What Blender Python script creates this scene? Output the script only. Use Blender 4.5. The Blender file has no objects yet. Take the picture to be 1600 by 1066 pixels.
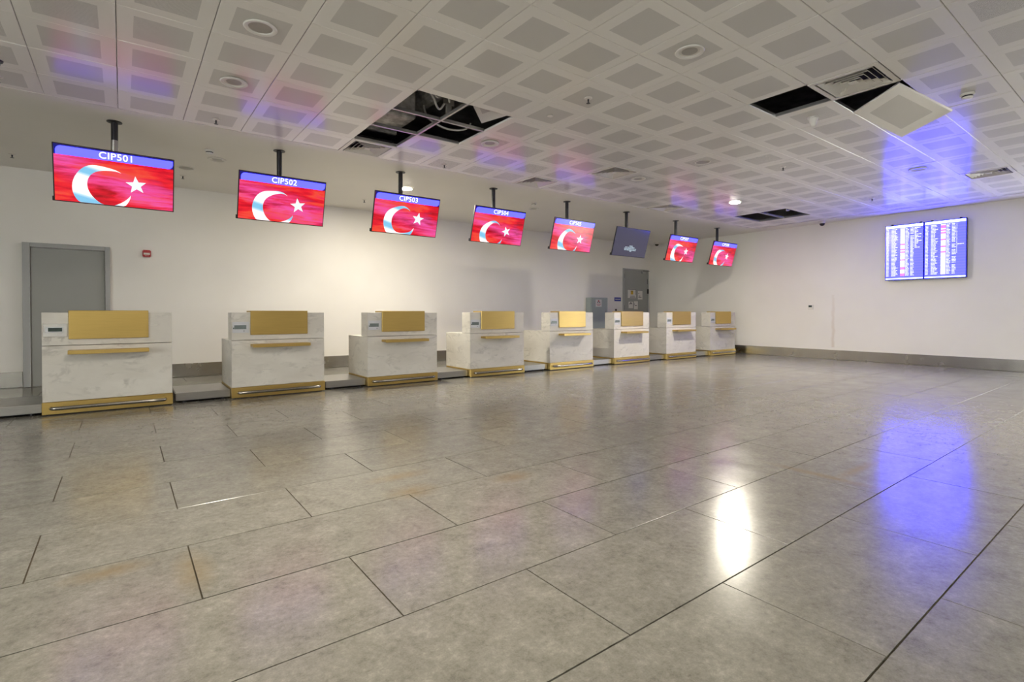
import bpy, bmesh, math, random
from mathutils import Vector, Matrix, Euler
random.seed(7)
C = bpy.context.scene.collection
S = bpy.context.scene
PI = math.pi
R = math.radians

# ------------------------------------------------------------------ camera, world, exposure
CAM_H, YAW, PITCH, FPX, PPY = 1.1653, 37.044, 0.70, 806.37, 498.06
cam = bpy.data.cameras.new('camera')
cam.sensor_fit = 'HORIZONTAL'; cam.sensor_width = 36.0
cam.lens = FPX / 1600 * 36
cam.shift_y = -(533 - PPY) / 1600
cam.clip_start = 0.05; cam.clip_end = 100
co = bpy.data.objects.new('camera', cam); C.objects.link(co)
co.location = (0, 0, CAM_H)
co.rotation_euler = (R(90 - PITCH), 0, R(-YAW))
S.camera = co
w = bpy.data.worlds.new('world'); S.world = w; w.use_nodes = True
w.node_tree.nodes['Background'].inputs[0].default_value = (0.97, 0.98, 0.95, 1)
w.node_tree.nodes['Background'].inputs[1].default_value = 13.0     # overcast daylight outside the unseen windows
S.view_settings.view_transform = 'Standard'
S.view_settings.look = 'None'
S.view_settings.gamma = 1
S.view_settings.use_curve_mapping = False
S.view_settings.exposure = -0.08
LAMP = (1.0, 0.925, 0.765)          # warm white of the downlights

# room
XL, XR, YF, YB, H = -8.0, 14.02, -7.0, 10.95, 3.393
CX0, CY0, CS = -0.0233, 7.1216, 0.6          # metal ceiling grid: X = CX0 + i*CS, Y = CY0 - j*CS
CXE = 13.45                                   # right edge of the metal ceiling

# ------------------------------------------------------------------ small camera maths (which pieces are in view)
_f = Vector((math.sin(R(YAW)) * math.cos(R(PITCH)), math.cos(R(YAW)) * math.cos(R(PITCH)), -math.sin(R(PITCH))))
_r = Vector((math.cos(R(YAW)), -math.sin(R(YAW)), 0)); _u = _r.cross(_f)
def pix(p):
    d = Vector(p) - Vector((0, 0, CAM_H)); k = d.dot(_f)
    if k < 0.05: return None
    return 800 + FPX * d.dot(_r) / k, PPY - FPX * d.dot(_u) / k
def in_view(pts, m=25):
    q = [pix(p) for p in pts]; q = [a for a in q if a]
    if not q: return False
    return max(a[0] for a in q) > -m and min(a[0] for a in q) < 1600 + m and max(a[1] for a in q) > -m and min(a[1] for a in q) < 1066 + m

# ------------------------------------------------------------------ materials
MATS = {}
class NT:
    def __init__(s, name):
        m = bpy.data.materials.new(name); m.use_nodes = True
        s.m = m; s.t = m.node_tree; s.b = s.t.nodes['Principled BSDF']
    def n(s, typ, **kw):
        nd = s.t.nodes.new(typ)
        for k, v in kw.items():
            if k in ('op',): nd.operation = v
            elif hasattr(nd, k): setattr(nd, k, v)
        return nd
    def l(s, a, b): s.t.links.new(a, b)
    def math(s, op, a, b=None, c=None):
        nd = s.t.nodes.new('ShaderNodeMath'); nd.operation = op
        for i, v in enumerate((a, b, c)):
            if v is None: continue
            if isinstance(v, (int, float)): nd.inputs[i].default_value = v
            else: s.l(v, nd.inputs[i])
        return nd.outputs[0]
    def noise(s, vec, scale, detail=4, rough=0.55, dist=0.0):
        nd = s.t.nodes.new('ShaderNodeTexNoise'); nd.inputs['Scale'].default_value = scale
        nd.inputs['Detail'].default_value = detail; nd.inputs['Roughness'].default_value = rough
        nd.inputs['Distortion'].default_value = dist
        if vec is not None: s.l(vec, nd.inputs['Vector'])
        return nd.outputs['Fac']
    def ramp(s, fac, stops, mode='LINEAR'):
        nd = s.t.nodes.new('ShaderNodeValToRGB'); nd.color_ramp.interpolation = mode
        e = nd.color_ramp.elements
        while len(e) < len(stops): e.new(0.5)
        for a, (p, c) in zip(e, stops):
            a.position = p; a.color = (c[0], c[1], c[2], 1) if not isinstance(c, (int, float)) else (c, c, c, 1)
        s.l(fac, nd.inputs[0]); return nd.outputs[0]
    def mix(s, fac, a, b, mode='MIX'):
        nd = s.t.nodes.new('ShaderNodeMix'); nd.data_type = 'RGBA'; nd.blend_type = mode
        for sock, v in ((nd.inputs[0], fac), (nd.inputs[6], a), (nd.inputs[7], b)):
            if isinstance(v, (int, float)): sock.default_value = v
            elif isinstance(v, tuple): sock.default_value = (*v[:3], 1)
            else: s.l(v, sock)
        return nd.outputs[2]
    def bump(s, h, strength, dist=0.002):
        nd = s.t.nodes.new('ShaderNodeBump'); nd.inputs['Strength'].default_value = strength
        nd.inputs['Distance'].default_value = dist; s.l(h, nd.inputs['Height']); s.l(nd.outputs[0], s.b.inputs['Normal'])
    def set(s, **kw):
        for k, v in kw.items():
            k = k.replace('_', ' ').title() if k not in ('IOR',) else k
            i = s.b.inputs[k]
            if isinstance(v, (int, float)): i.default_value = v
            elif isinstance(v, tuple): i.default_value = (*v[:3], 1)
            else: s.l(v, i)
def mat(name, col=(.8, .8, .8), rough=.5, metal=0., spec=.5, emit=None, es=0., var=0.0, vs=8.0):
    n = NT(name)
    if var:
        tc = n.n('ShaderNodeTexCoord')
        f = n.noise(tc.outputs['Object'], vs)
        a = tuple(c * (1 - var) for c in col); b = tuple(min(1, c * (1 + var)) for c in col)
        n.l(n.ramp(f, [(.3, a), (.7, b)]), n.b.inputs['Base Color'])
    else:
        n.set(base_color=col)
    n.set(roughness=rough, metallic=metal)
    n.b.inputs['Specular IOR Level'].default_value = spec
    if emit:
        n.b.inputs['Emission Color'].default_value = (*emit, 1); n.b.inputs['Emission Strength'].default_value = es
    MATS[name] = n.m
    return n.m

# painted walls (the right wall carries one rusty run-down mark)
def wall_mat(name, stain=False):
    n = NT(name); g = n.n('ShaderNodeNewGeometry')
    f = n.noise(g.outputs['Position'], 0.7, 3); f2 = n.noise(g.outputs['Position'], 60, 2)
    c = n.ramp(f, [(.3, (.82, .79, .745)), (.7, (.87, .845, .80))])
    if stain:
        sx = n.n('ShaderNodeSeparateXYZ'); n.l(g.outputs['Position'], sx.inputs[0])
        wob = n.math('MULTIPLY', n.math('SUBTRACT', n.noise(g.outputs['Position'], 5, 3), .5), .09)
        d = n.math('ABSOLUTE', n.math('SUBTRACT', n.math('ADD', sx.outputs[1], wob), 5.40))
        m = n.math('MULTIPLY', n.math('SMOOTH_MIN', n.math('MULTIPLY', n.math('SUBTRACT', .05, d), 24), 1, .2), 1)
        m = n.math('MAXIMUM', m, 0)
        zz = n.math('MULTIPLY', n.math('GREATER_THAN', sx.outputs[2], .30), n.math('LESS_THAN', sx.outputs[2], 1.60))
        fall = n.math('SUBTRACT', 1.0, n.math('MULTIPLY', n.math('SUBTRACT', sx.outputs[2], .3), .5))
        m = n.math('MULTIPLY', n.math('MULTIPLY', n.math('MINIMUM', m, 1), zz), n.math('MULTIPLY', fall, .42))
        c = n.mix(m, c, (.56, .44, .32))
    n.l(c, n.b.inputs['Base Color']); n.set(roughness=.55)
    n.bump(f2, .08, .002)
    return n.m
M_WALL = wall_mat('wall_paint'); M_WALLR = wall_mat('wall_paint_stained', True)
M_PLASTER = mat('plaster_ceiling', (.82, .79, .74), .45, var=.03, vs=.6)
M_SLAB = mat('concrete_slab', (.5, .5, .5), .9, var=.4, vs=3)

# metal ceiling panel: plain margin with a perforated square, from the panel's own UV in metres
def panel_mat():
    n = NT('perforated_ceiling_panel'); uv = n.n('ShaderNodeUVMap'); sx = n.n('ShaderNodeSeparateXYZ')
    n.l(uv.outputs[0], sx.inputs[0])
    ax = n.math('ABSOLUTE', sx.outputs[0]); ay = n.math('ABSOLUTE', sx.outputs[1])
    sq = n.math('LESS_THAN', n.math('MAXIMUM', ax, ay), .192)
    k = 2 * PI / .0085
    dot = n.math('MULTIPLY', n.math('COSINE', n.math('MULTIPLY', sx.outputs[0], k)), n.math('COSINE', n.math('MULTIPLY', sx.outputs[1], k)))
    hole = n.math('MULTIPLY', n.math('GREATER_THAN', n.math('ABSOLUTE', dot), .62), sq)
    oi = n.n('ShaderNodeObjectInfo')
    base = n.ramp(oi.outputs['Random'], [(0, (.86, .84, .80)), (1, (.89, .87, .83))])
    c = n.mix(hole, base, (.05, .047, .045))
    n.l(c, n.b.inputs['Base Color'])
    rg = n.math('ADD', .20, n.math('MULTIPLY', hole, .4)); n.l(rg, n.b.inputs['Roughness'])
    n.b.inputs['Specular IOR Level'].default_value = .62
    return n.m
M_PANEL = panel_mat()
M_BAR = mat('galvanised_bar', (.55, .55, .54), .35, .8)
M_WHITE = mat('white_plastic', (.78, .76, .72), .35, var=.03)
M_WHITEM = mat('white_painted_metal', (.74, .71, .66), .3, var=.03)
M_GREYD = mat('grey_diffuser', (.42, .40, .37), .4, var=.06)
M_BLACK = mat('black_metal', (.012, .012, .018), .35, var=.2)
M_DARK = mat('dark_void', (.006, .006, .007), .9, var=.2)
M_LIT = mat('lit_lens', (1, 1, 1), .5, emit=LAMP, es=1650)
M_LITB = mat('brighter_lit_lens', (1, 1, 1), .5, emit=LAMP, es=1950)

# floor tile: mottled stone-look porcelain with a satin glaze and a few dirt stains
STAINS = [(.25, 2.72, .10, .28), (-.06, 2.93, .20, .10), (1.50, 3.06, .22, .16), (1.56, 3.40, .28, .10), (2.2, 2.9, .2, .12), (4.3, 1.5, .5, .06), (3.98, 1.6, .07, .5)]
def tile_mat():
    n = NT('stone_floor_tile'); g = n.n('ShaderNodeNewGeometry'); oi = n.n('ShaderNodeObjectInfo')
    cmb = n.n('ShaderNodeCombineXYZ'); n.l(n.math('MULTIPLY', oi.outputs['Random'], 37.0), cmb.inputs[0]); n.l(n.math('MULTIPLY', oi.outputs['Random'], 11.0), cmb.inputs[1])
    va = n.n('ShaderNodeVectorMath'); va.operation = 'ADD'; n.l(g.outputs['Position'], va.inputs[0]); n.l(cmb.outputs[0], va.inputs[1])
    P = va.outputs[0]
    a = n.noise(P, 7.0, 9, .72, .3); b = n.noise(P, 36, 7, .7); c_ = n.noise(P, 150, 3, .6)
    f = n.math('ADD', n.math('MULTIPLY', a, .42), n.math('ADD', n.math('MULTIPLY', b, .40), n.math('MULTIPLY', c_, .18)))
    col = n.ramp(f, [(.36, (.13, .124, .105)), (.45, (.195, .187, .16)), (.54, (.247, .237, .207)), (.66, (.345, .333, .294))])
    tint = n.ramp(oi.outputs['Random'], [(0, (.93, .93, .93)), (1, (1.05, 1.045, 1.03))])
    col = n.mix(1.0, col, tint, 'MULTIPLY')
    sx = n.n('ShaderNodeSeparateXYZ'); n.l(g.outputs['Position'], sx.inputs[0])
    tot = None; rag = n.noise(g.outputs['Position'], 9, 5, .7)
    for x, y, rx, ry in STAINS:
        dx = n.math('DIVIDE', n.math('SUBTRACT', sx.outputs[0], x), rx); dy = n.math('DIVIDE', n.math('SUBTRACT', sx.outputs[1], y), ry)
        d = n.math('SQRT', n.math('ADD', n.math('MULTIPLY', dx, dx), n.math('MULTIPLY', dy, dy)))
        m = n.math('MAXIMUM', n.math('SUBTRACT', 1, d), 0)
        tot = m if tot is None else n.math('MAXIMUM', tot, m)
    sm = n.math('MULTIPLY', n.math('MINIMUM', n.math('MULTIPLY', tot, n.math('MULTIPLY', rag, 2.2)), 1), .55)
    col = n.mix(sm, col, (.24, .17, .075))
    n.l(col, n.b.inputs['Base Color'])
    rr = n.noise(P, 3.0, 4); n.l(n.ramp(rr, [(.3, .165), (.7, .235)]), n.b.inputs['Roughness'])
    n.b.inputs['Specular IOR Level'].default_value = .72
    n.bump(n.math('ADD', n.math('MULTIPLY', c_, .4), n.noise(P, 260, 2)), .045, .0012)
    return n.m
M_TILE = tile_mat()
M_GROUT = mat('brown_grout', (.075, .058, .035), .9, var=.35, vs=6)

def marble_mat():
    n = NT('marble_laminate'); tc = n.n('ShaderNodeTexCoord'); oi = n.n('ShaderNodeObjectInfo')
    mp = n.n('ShaderNodeMapping'); n.l(tc.outputs['Object'], mp.inputs[0]); mp.inputs['Rotation'].default_value = (0, R(-22), 0); mp.inputs['Scale'].default_value = (1, 1, 2.2)
    cmb = n.n('ShaderNodeCombineXYZ'); n.l(n.math('MULTIPLY', oi.outputs['Random'], 23.0), cmb.inputs[0]); n.l(n.math('MULTIPLY', oi.outputs['Random'], 17.0), cmb.inputs[2])
    va = n.n('ShaderNodeVectorMath'); va.operation = 'ADD'; n.l(mp.outputs[0], va.inputs[0]); n.l(cmb.outputs[0], va.inputs[1])
    f = n.noise(va.outputs[0], 2.6, 7, .6, .9)
    vein = n.math('ABSOLUTE', n.math('SUBTRACT', f, .52))
    msk = n.noise(va.outputs[0], 3.4, 4)
    v = n.math('MULTIPLY', n.math('MAXIMUM', n.math('SUBTRACT', 1, n.math('MULTIPLY', vein, 16)), 0), n.ramp(msk, [(.46, 0), (.66, 1)]))
    cl = n.ramp(n.noise(va.outputs[0], 1.7, 4), [(.35, (.59, .56, .505)), (.65, (.68, .655, .60))])
    n.l(n.mix(n.math('MULTIPLY', v, .62), cl, (.34, .32, .29)), n.b.inputs['Base Color'])
    n.set(roughness=.32)
    return n.m
M_MARBLE = marble_mat()
def brushed(name, col, rough, streak=(1, 60, 60), amt=.1):
    n = NT(name); tc = n.n('ShaderNodeTexCoord'); mp = n.n('ShaderNodeMapping'); n.l(tc.outputs['Object'], mp.inputs[0]); mp.inputs['Scale'].default_value = streak
    f = n.noise(mp.outputs[0], 4, 4); g = n.noise(tc.outputs['Object'], 5, 3)
    n.l(n.ramp(f, [(.3, tuple(c * (1 - amt) for c in col)), (.7, tuple(min(1, c * (1 + amt)) for c in col))]), n.b.inputs['Base Color'])
    n.set(metallic=1.0); n.l(n.math('ADD', rough - .08, n.math('MULTIPLY', g, .16)), n.b.inputs['Roughness'])
    return n.m
M_GOLD = brushed('brushed_gold', (.60, .43, .145), .36, amt=.05)
M_STEEL = brushed('brushed_steel', (.40, .39, .37), .32)
M_RAIL = brushed('worn_steel_tube', (.36, .345, .32), .20, (60, 60, 60), .25)
M_SATIN = brushed('satin_steel_baseboard', (.47, .455, .43), .25, (40, 40, 1), .05)
M_MIRROR = brushed('polished_steel', (.68, .67, .66), .06)
M_LABEL = mat('pale_display_plate', (.58, .59, .62), .35, var=.03)
M_LCD = mat('grey_lcd', (.16, .19, .19), .2, var=.12, vs=40)
M_LCDD = mat('dark_lcd', (.03, .05, .045), .15, var=.2, vs=40)
M_DOOR = mat('grey_green_door_paint', (.33, .335, .315), .45, var=.03, vs=1)
M_FRAME = mat('grey_door_frame_paint', (.40, .405, .40), .4, var=.02, vs=1)
M_BOX = mat('blue_grey_cabinet_paint', (.34, .385, .385), .45, var=.03, vs=2)
M_PAPER = mat('white_paper', (.72, .70, .66), .7, var=.02)
M_YEL = mat('yellow_print', (.70, .46, .04), .6, var=.05)
M_INK = mat('dark_print', (.05, .05, .06), .6, var=.1)
M_RED = mat('red_plastic', (.42, .012, .02), .3, var=.05)
M_BLUE = mat('blue_sign_face', (.012, .035, .30), .3, var=.05)
M_SCREENBK = mat('switched_on_dark_screen', (.01, .01, .013), .12, emit=(.050, .047, .085), es=1.0)
M_NAVY = mat('navy_screen', (.01, .01, .02), .15, emit=(.006, .008, .19), es=1.0)
M_HEAD = mat('lit_header_blue', (.01, .01, .05), .2, emit=(.045, .045, 1.0), es=5.0)
M_TXT = mat('lit_white_text', (.1, .1, .1), .3, emit=(.95, .97, 1.0), es=1.6)
M_TXTC = mat('lit_pale_text', (.1, .1, .1), .3, emit=(.55, .75, .85), es=.8)
M_CASEB = mat('glow_tinted_casing', (.006, .008, .06), .3, var=.1)  # blue glow of the screens put into the black casing's colour
M_FIDS = mat('lit_board_blue', (.01, .01, .05), .2, emit=(.011, .012, 1.0), es=20.0)
M_FIDS2 = mat('lit_board_blue_stripe', (.01, .01, .05), .2, emit=(.0135, .0135, 1.0), es=20.0)
M_FTXT = mat('lit_board_text', (.1, .1, .1), .3, emit=(.80, .84, 1.0), es=2.0)
M_FHEAD = mat('lit_board_header', (.1, .1, .1), .3, emit=(.75, .90, 1.0), es=3.0)
M_FRED = mat('lit_board_red', (.1, .1, .1), .3, emit=(1.0, .22, .40), es=1.2)
M_FYEL = mat('lit_board_cream', (.1, .1, .1), .3, emit=(1.0, .86, .62), es=1.6)
M_DUCT = mat('grey_lagged_duct', (.6, .6, .61), .5, .0, var=.45, vs=9)
M_CABLE = mat('grey_cable', (.7, .7, .7), .5, var=.1)
M_BCABLE = mat('black_cable', (.015, .015, .016), .5, var=.1)
def glass_mat():
    n = NT('clear_window_glass'); tr = n.n('ShaderNodeBsdfTransparent'); gl = n.n('ShaderNodeBsdfGlossy'); mx = n.n('ShaderNodeMixShader')
    tr.inputs[0].default_value = (.94, .95, .95, 1); gl.inputs['Roughness'].default_value = .02; mx.inputs[0].default_value = .06
    n.l(tr.outputs[0], mx.inputs[1]); n.l(gl.outputs[0], mx.inputs[2]); n.l(mx.outputs[0], n.t.nodes['Material Output'].inputs[0])
    return n.m
M_GLASS = glass_mat()
M_LENS = mat('smoked_dome', (.03, .025, .022), .08, var=.1)

def flag_mat():
    n = NT('lit_red_silk_picture'); tc = n.n('ShaderNodeTexCoord'); oi = n.n('ShaderNodeObjectInfo')
    cmb = n.n('ShaderNodeCombineXYZ'); n.l(n.math('MULTIPLY', oi.outputs['Random'], 3.0), cmb.inputs[1])
    va = n.n('ShaderNodeVectorMath'); va.operation = 'ADD'; n.l(tc.outputs['Object'], va.inputs[0]); n.l(cmb.outputs[0], va.inputs[1])
    mp = n.n('ShaderNodeMapping'); n.l(va.outputs[0], mp.inputs[0]); mp.inputs['Rotation'].default_value = (0, R(24), 0); mp.inputs['Scale'].default_value = (.9, 1, 4.2)
    f = n.noise(mp.outputs[0], 1.7, 5, .5, .7)
    mp2 = n.n('ShaderNodeMapping'); n.l(va.outputs[0], mp2.inputs[0]); mp2.inputs['Rotation'].default_value = (0, R(28), 0); mp2.inputs['Scale'].default_value = (.8, 1, 9)
    g = n.noise(mp2.outputs[0], 3.0, 6, .6, .5)
    c = n.ramp(n.math('ADD', n.math('MULTIPLY', f, .75), n.math('MULTIPLY', g, .25)), [(.36, (.42, .001, .010)), (.45, (.80, .002, .022)), (.51, (.98, .012, .03)), (.57, (1, .085, .04)), (.66, (1, .02, .09))])
    # pink silk folds across the middle
    sx = n.n('ShaderNodeSeparateXYZ'); n.l(tc.outputs['Object'], sx.inputs[0])
    band = n.math('ABSOLUTE', n.math('ADD', n.math('ADD', sx.outputs[2], n.math('MULTIPLY', sx.outputs[0], .33)), n.math('ADD', .05, n.math('MULTIPLY', n.math('SUBTRACT', f, .5), .5))))
    bm_ = n.math('MAXIMUM', n.math('SUBTRACT', 1, n.math('MULTIPLY', band, 5.2)), 0)
    pk = n.math('MULTIPLY', bm_, n.ramp(g, [(.36, .2), (.56, 1)]))
    c = n.mix(pk, c, (1, .10, .46))
    n.set(base_color=(.01, .01, .01), roughness=.15)
    n.l(c, n.b.inputs['Emission Color']); n.b.inputs['Emission Strength'].default_value = 0.95
    return n.m
M_FLAG = flag_mat()
def crescent_mat():
    n = NT('lit_white_and_blue_emblem'); tc = n.n('ShaderNodeTexCoord'); oi = n.n('ShaderNodeObjectInfo')
    sx = n.n('ShaderNodeSeparateXYZ'); n.l(tc.outputs['Object'], sx.inputs[0])
    ph = n.math('MULTIPLY', oi.outputs['Random'], 6.28)
    s_ = n.math('SINE', n.math('ADD', ph, n.math('MULTIPLY', n.math('ADD', sx.outputs[2], n.math('MULTIPLY', sx.outputs[0], .25)), 19)))
    c = n.ramp(n.math('ADD', n.math('MULTIPLY', s_, .5), .5), [(.06, (.22, .56, .82)), (.22, (.62, .82, .95)), (.34, (1, 1, 1))])
    n.set(base_color=(.02, .02, .02), roughness=.15)
    n.l(c, n.b.inputs['Emission Color']); n.b.inputs['Emission Strength'].default_value = 1.15
    return n.m
M_CRES = crescent_mat()
M_STARW = mat('lit_white_star', (.02, .02, .02), .15, emit=(.86, .95, 1.0), es=1.15)

# ------------------------------------------------------------------ mesh helpers
class MB:
    def __init__(s): s.bm = bmesh.new()
    def box(s, x0, x1, y0, y1, z0, z1, bev=0.0, seg=1):
        vs = [s.bm.verts.new((x, y, z)) for x in (x0, x1) for y in (y0, y1) for z in (z0, z1)]
        idx = ((0, 1, 3, 2), (4, 6, 7, 5), (0, 4, 5, 1), (2, 3, 7, 6), (0, 2, 6, 4), (1, 5, 7, 3))
        fs = [s.bm.faces.new([vs[i] for i in q]) for q in idx]
        if bev:
            es = list({e for f in fs for e in f.edges})
            bmesh.ops.bevel(s.bm, geom=es, offset=bev, segments=seg, affect='EDGES')
        return s
    def quad(s, *p):
        s.bm.faces.new([s.bm.verts.new(q) for q in p]); return s
    def lathe(s, prof, n=24, cx=0, cy=0):
        rings = []
        for r, z in prof:
            if r < 1e-6: rings.append([s.bm.verts.new((cx, cy, z))])
            else: rings.append([s.bm.verts.new((cx + r * math.cos(2 * PI * k / n), cy + r * math.sin(2 * PI * k / n), z)) for k in range(n)])
        for a, b in zip(rings, rings[1:]):
            for k in range(n):
                k2 = (k + 1) % n
                if len(a) == 1 and len(b) == 1: continue
                if len(a) == 1: s.bm.faces.new((a[0], b[k], b[k2]))
                elif len(b) == 1: s.bm.faces.new((a[k], b[0], a[k2]))
                else: s.bm.faces.new((a[k], b[k], b[k2], a[k2]))
        return s
    def tube(s, pts, r, n=10, cap=True):
        pts = [Vector(p) for p in pts]; rings = []
        up = Vector((0, 0, 1))
        for i, p in enumerate(pts):
            t = (pts[min(i + 1, len(pts) - 1)] - pts[max(i - 1, 0)]).normalized()
            a = t.cross(up)
            if a.length < 1e-3: a = t.cross(Vector((1, 0, 0)))
            a.normalize(); b = t.cross(a)
            rr = r[i] if isinstance(r, (list, tuple)) else r
            rings.append([s.bm.verts.new(p + a * rr * math.cos(2 * PI * k / n) + b * rr * math.sin(2 * PI * k / n)) for k in range(n)])
        for A, B in zip(rings, rings[1:]):
            for k in range(n): s.bm.faces.new((A[k], B[k], B[(k + 1) % n], A[(k + 1) % n]))
        if cap: s.bm.faces.new(rings[0][::-1]); s.bm.faces.new(rings[-1])
        return s
    def poly(s, pts, y0, y1):
        """prism of an XZ outline between y0 and y1"""
        a = [s.bm.verts.new((x, y0, z)) for x, z in pts]; b = [s.bm.verts.new((x, y1, z)) for x, z in pts]
        s.bm.faces.new(a); s.bm.faces.new(b[::-1])
        for k in range(len(pts)): s.bm.faces.new((a[k], b[k], b[(k + 1) % len(pts)], a[(k + 1) % len(pts)]))
        return s
    def mesh(s, name, smooth=False):
        bmesh.ops.recalc_face_normals(s.bm, faces=s.bm.faces)
        me = bpy.data.meshes.new(name); s.bm.to_mesh(me); s.bm.free()
        if smooth:
            for p in me.polygons: p.use_smooth = True
            me.set_sharp_from_angle(angle=R(35))
        return me
def link(name, me, m, parent=None, loc=(0, 0, 0), rot=(0, 0, 0)):
    if m is not None and not me.materials: me.materials.append(m)
    o = bpy.data.objects.new(name, me); C.objects.link(o)
    o.location = loc; o.rotation_euler = rot
    if parent: o.parent = parent
    return o
def ob(name, mb, m, parent=None, loc=(0, 0, 0), rot=(0, 0, 0), smooth=False):
    return link(name, mb.mesh(name, smooth), m, parent, loc, rot)
def tag(o, label, cat, group=None):
    o['label'] = label; o['category'] = cat
    if group: o['group'] = group
    return o
def thing(name, label, cat, loc, rotz=0, group=None):
    o = bpy.data.objects.new(name, None); C.objects.link(o); o.empty_display_size = .1
    o.location = loc; o.rotation_euler = (0, 0, rotz)
    return tag(o, label, cat, group)
def struct(o, label=None, cat=None):
    o['kind'] = 'structure'
    if label: o['label'] = label
    if cat: o['category'] = cat
    return o

# ------------------------------------------------------------------ structure: floor, walls, ceiling
floor = struct(ob('floor', MB().box(XL, XR + .2, YF, YB + .2, -.15, -.006), M_GROUT), 'pale grey stone tile floor with dark joints', 'floor')
TX0, TY0, TS = -.3498, .0154, .6015
def tile_mesh(wx, wy):
    b = MB(); g = .0030
    b.box(-wx / 2 + g, wx / 2 - g, -wy / 2 + g, wy / 2 - g, -.006, 0)
    top = [e for e in b.bm.edges if all(v.co.z > -.001 for v in e.verts)]
    bmesh.ops.bevel(b.bm, geom=top, offset=.0006, segments=1, affect='EDGES')
    return b.mesh('floor_tile')
TM = tile_mesh(2 * TS, TS); rest = bmesh.new()
def clipped(x0, x1, y0, y1):
    return max(x0, XL), min(x1, XR), max(y0, YF), min(y1, YB)
cnt = 0
for j in range(-12, 20):
    for i in range(-16, 26):
        if (i - j) % 2 == 0: continue
        x0, x1, y0, y1 = clipped(TX0 + i * TS, TX0 + (i + 2) * TS, TY0 + j * TS, TY0 + (j + 1) * TS)
        if x1 - x0 < .03 or y1 - y0 < .03: continue
        full = abs(x1 - x0 - 2 * TS) < 1e-4 and abs(y1 - y0 - TS) < 1e-4
        pts = [(x, y, 0) for x in (x0, (x0 + x1) / 2, x1) for y in (y0, y1)]
        me = TM if full else tile_mesh(x1 - x0, y1 - y0)
        cx, cy = (x0 + x1) / 2, (y0 + y1) / 2
        if in_view(pts) and cnt < 300:
            o = link('floor_tile', me, M_TILE, floor, (cx, cy, random.uniform(-.0006, .0004))); cnt += 1
            o.rotation_euler = (random.uniform(-1, 1) * .0007, random.uniform(-1, 1) * .0005, 0)
        else:
            t = bmesh.new(); t.from_mesh(me); bmesh.ops.translate(t, verts=t.verts, vec=(cx, cy, 0)); tm = bpy.data.meshes.new('t'); t.to_mesh(tm); t.free()
            rest.from_mesh(tm); bpy.data.meshes.remove(tm)
rm = bpy.data.meshes.new('outer_floor_tiles'); rest.to_mesh(rm); rest.free()
o = link('outer_floor_tiles', rm, M_TILE, floor); o['kind'] = 'stuff'

struct(ob('wall_back', MB().box(XL, XR + .2, YB, YB + .2, 0, 4.3), M_WALL), 'white painted back wall behind the counters', 'wall')
# unseen tall windows in the left wall, added to brighten ceiling and counters
def glazed_wall(name, along, u0, u1, v0, v1, wins, label, wm=None, WZ0=.30, WZ1=3.20):
    wm = wm or M_WALL
    """wall running along x or y, v0..v1 its thickness, wins the openings"""
    B = (lambda b, p, q, z0, z1, r0=v0, r1=v1: b.box(p, q, r0, r1, z0, z1)) if along == 'x' else (lambda b, p, q, z0, z1, r0=v0, r1=v1: b.box(r0, r1, p, q, z0, z1))
    b = MB(); B(b, u0, u1, 0, WZ0); B(b, u0, u1, WZ1, 4.3)
    ed = [u0] + [v for p in wins for v in p] + [u1]
    for k in range(0, len(ed), 2): B(b, ed[k], ed[k + 1], WZ0, WZ1)
    struct(ob(name, b, wm), label, 'wall')
    c = (v0 + v1) / 2
    for p0, p1 in wins:
        glazed_wall.n += 1; b = MB(); m = (p0 + p1) / 2
        for q in (p0, m - .03, p1 - .06): B(b, q, q + .06, WZ0 + .0605, WZ1 - .0605, c - .03, c + .03)
        B(b, p0, p1, WZ0, WZ0 + .06, c - .03, c + .03); B(b, p0, p1, WZ1 - .06, WZ1, c - .03, c + .03)
        wn = struct(ob('window_%d' % glazed_wall.n, b, M_FRAME), 'unseen tall grey framed window letting daylight in', 'window')
        for q0, q1 in ((p0 + .061, m - .031), (m + .031, p1 - .061)):
            b = MB(); B(b, q0, q1, WZ0 + .061, WZ1 - .061, c - .003, c + .003); ob('pane', b, M_GLASS, wn)
glazed_wall.n = 0
glazed_wall('wall_left', 'y', YF, YB + .2, XL - .2, XL, [(-6.6 + 2.95 * k, -6.6 + 2.95 * k + 2.6) for k in range(3)], 'unseen white painted wall with tall windows added to light the hall')
glazed_wall('wall_right', 'y', YF, YB, XR, XR + .2, [(-0.25, 1.60)], 'white painted end wall with a brown run-down mark', M_WALLR, .05, 2.35)
struct(ob('wall_front', MB().box(XL - .2, XR + .2, YF - .2, YF, 0, 4.3), M_WALL), 'white painted wall facing the counters', 'wall')
struct(ob('baseboard_back', MB().box(XL, -1.24, YB - .018, YB - .001, .004, .245, .002).box(-.15, 12.62, YB - .018, YB - .001, .004, .245, .002), M_SATIN), 'brushed steel baseboard along the back wall', 'baseboard')
struct(ob('baseboard_right', MB().box(XR - .018, XR - .001, YF, YB - .02, .004, .235, .002), M_SATIN), 'brushed steel baseboard along the end wall', 'baseboard')

ceil = struct(ob('ceiling', MB().box(XL, XR, CY0, YB, H, H + .05).box(CXE, XR, YF, CY0 - .0005, H, H + .05), M_PLASTER), 'white ceiling of perforated metal panels with plaster border', 'ceiling')
struct(ob('ceiling', MB().box(XL - .2, XR + .2, YF - .2, YB + .2, 4.3, 4.45), M_SLAB), 'grey concrete slab above the ceiling openings', 'ceiling')
ob('edge_trim', MB().box(XL, CXE, CY0 - .012, CY0 - .001, H - .004, H + .03), M_WHITEM, ceil)
ob('edge_trim', MB().box(CXE - .012, CXE - .001, YF, CY0 - .013, H - .004, H + .03), M_WHITEM, ceil)

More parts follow.
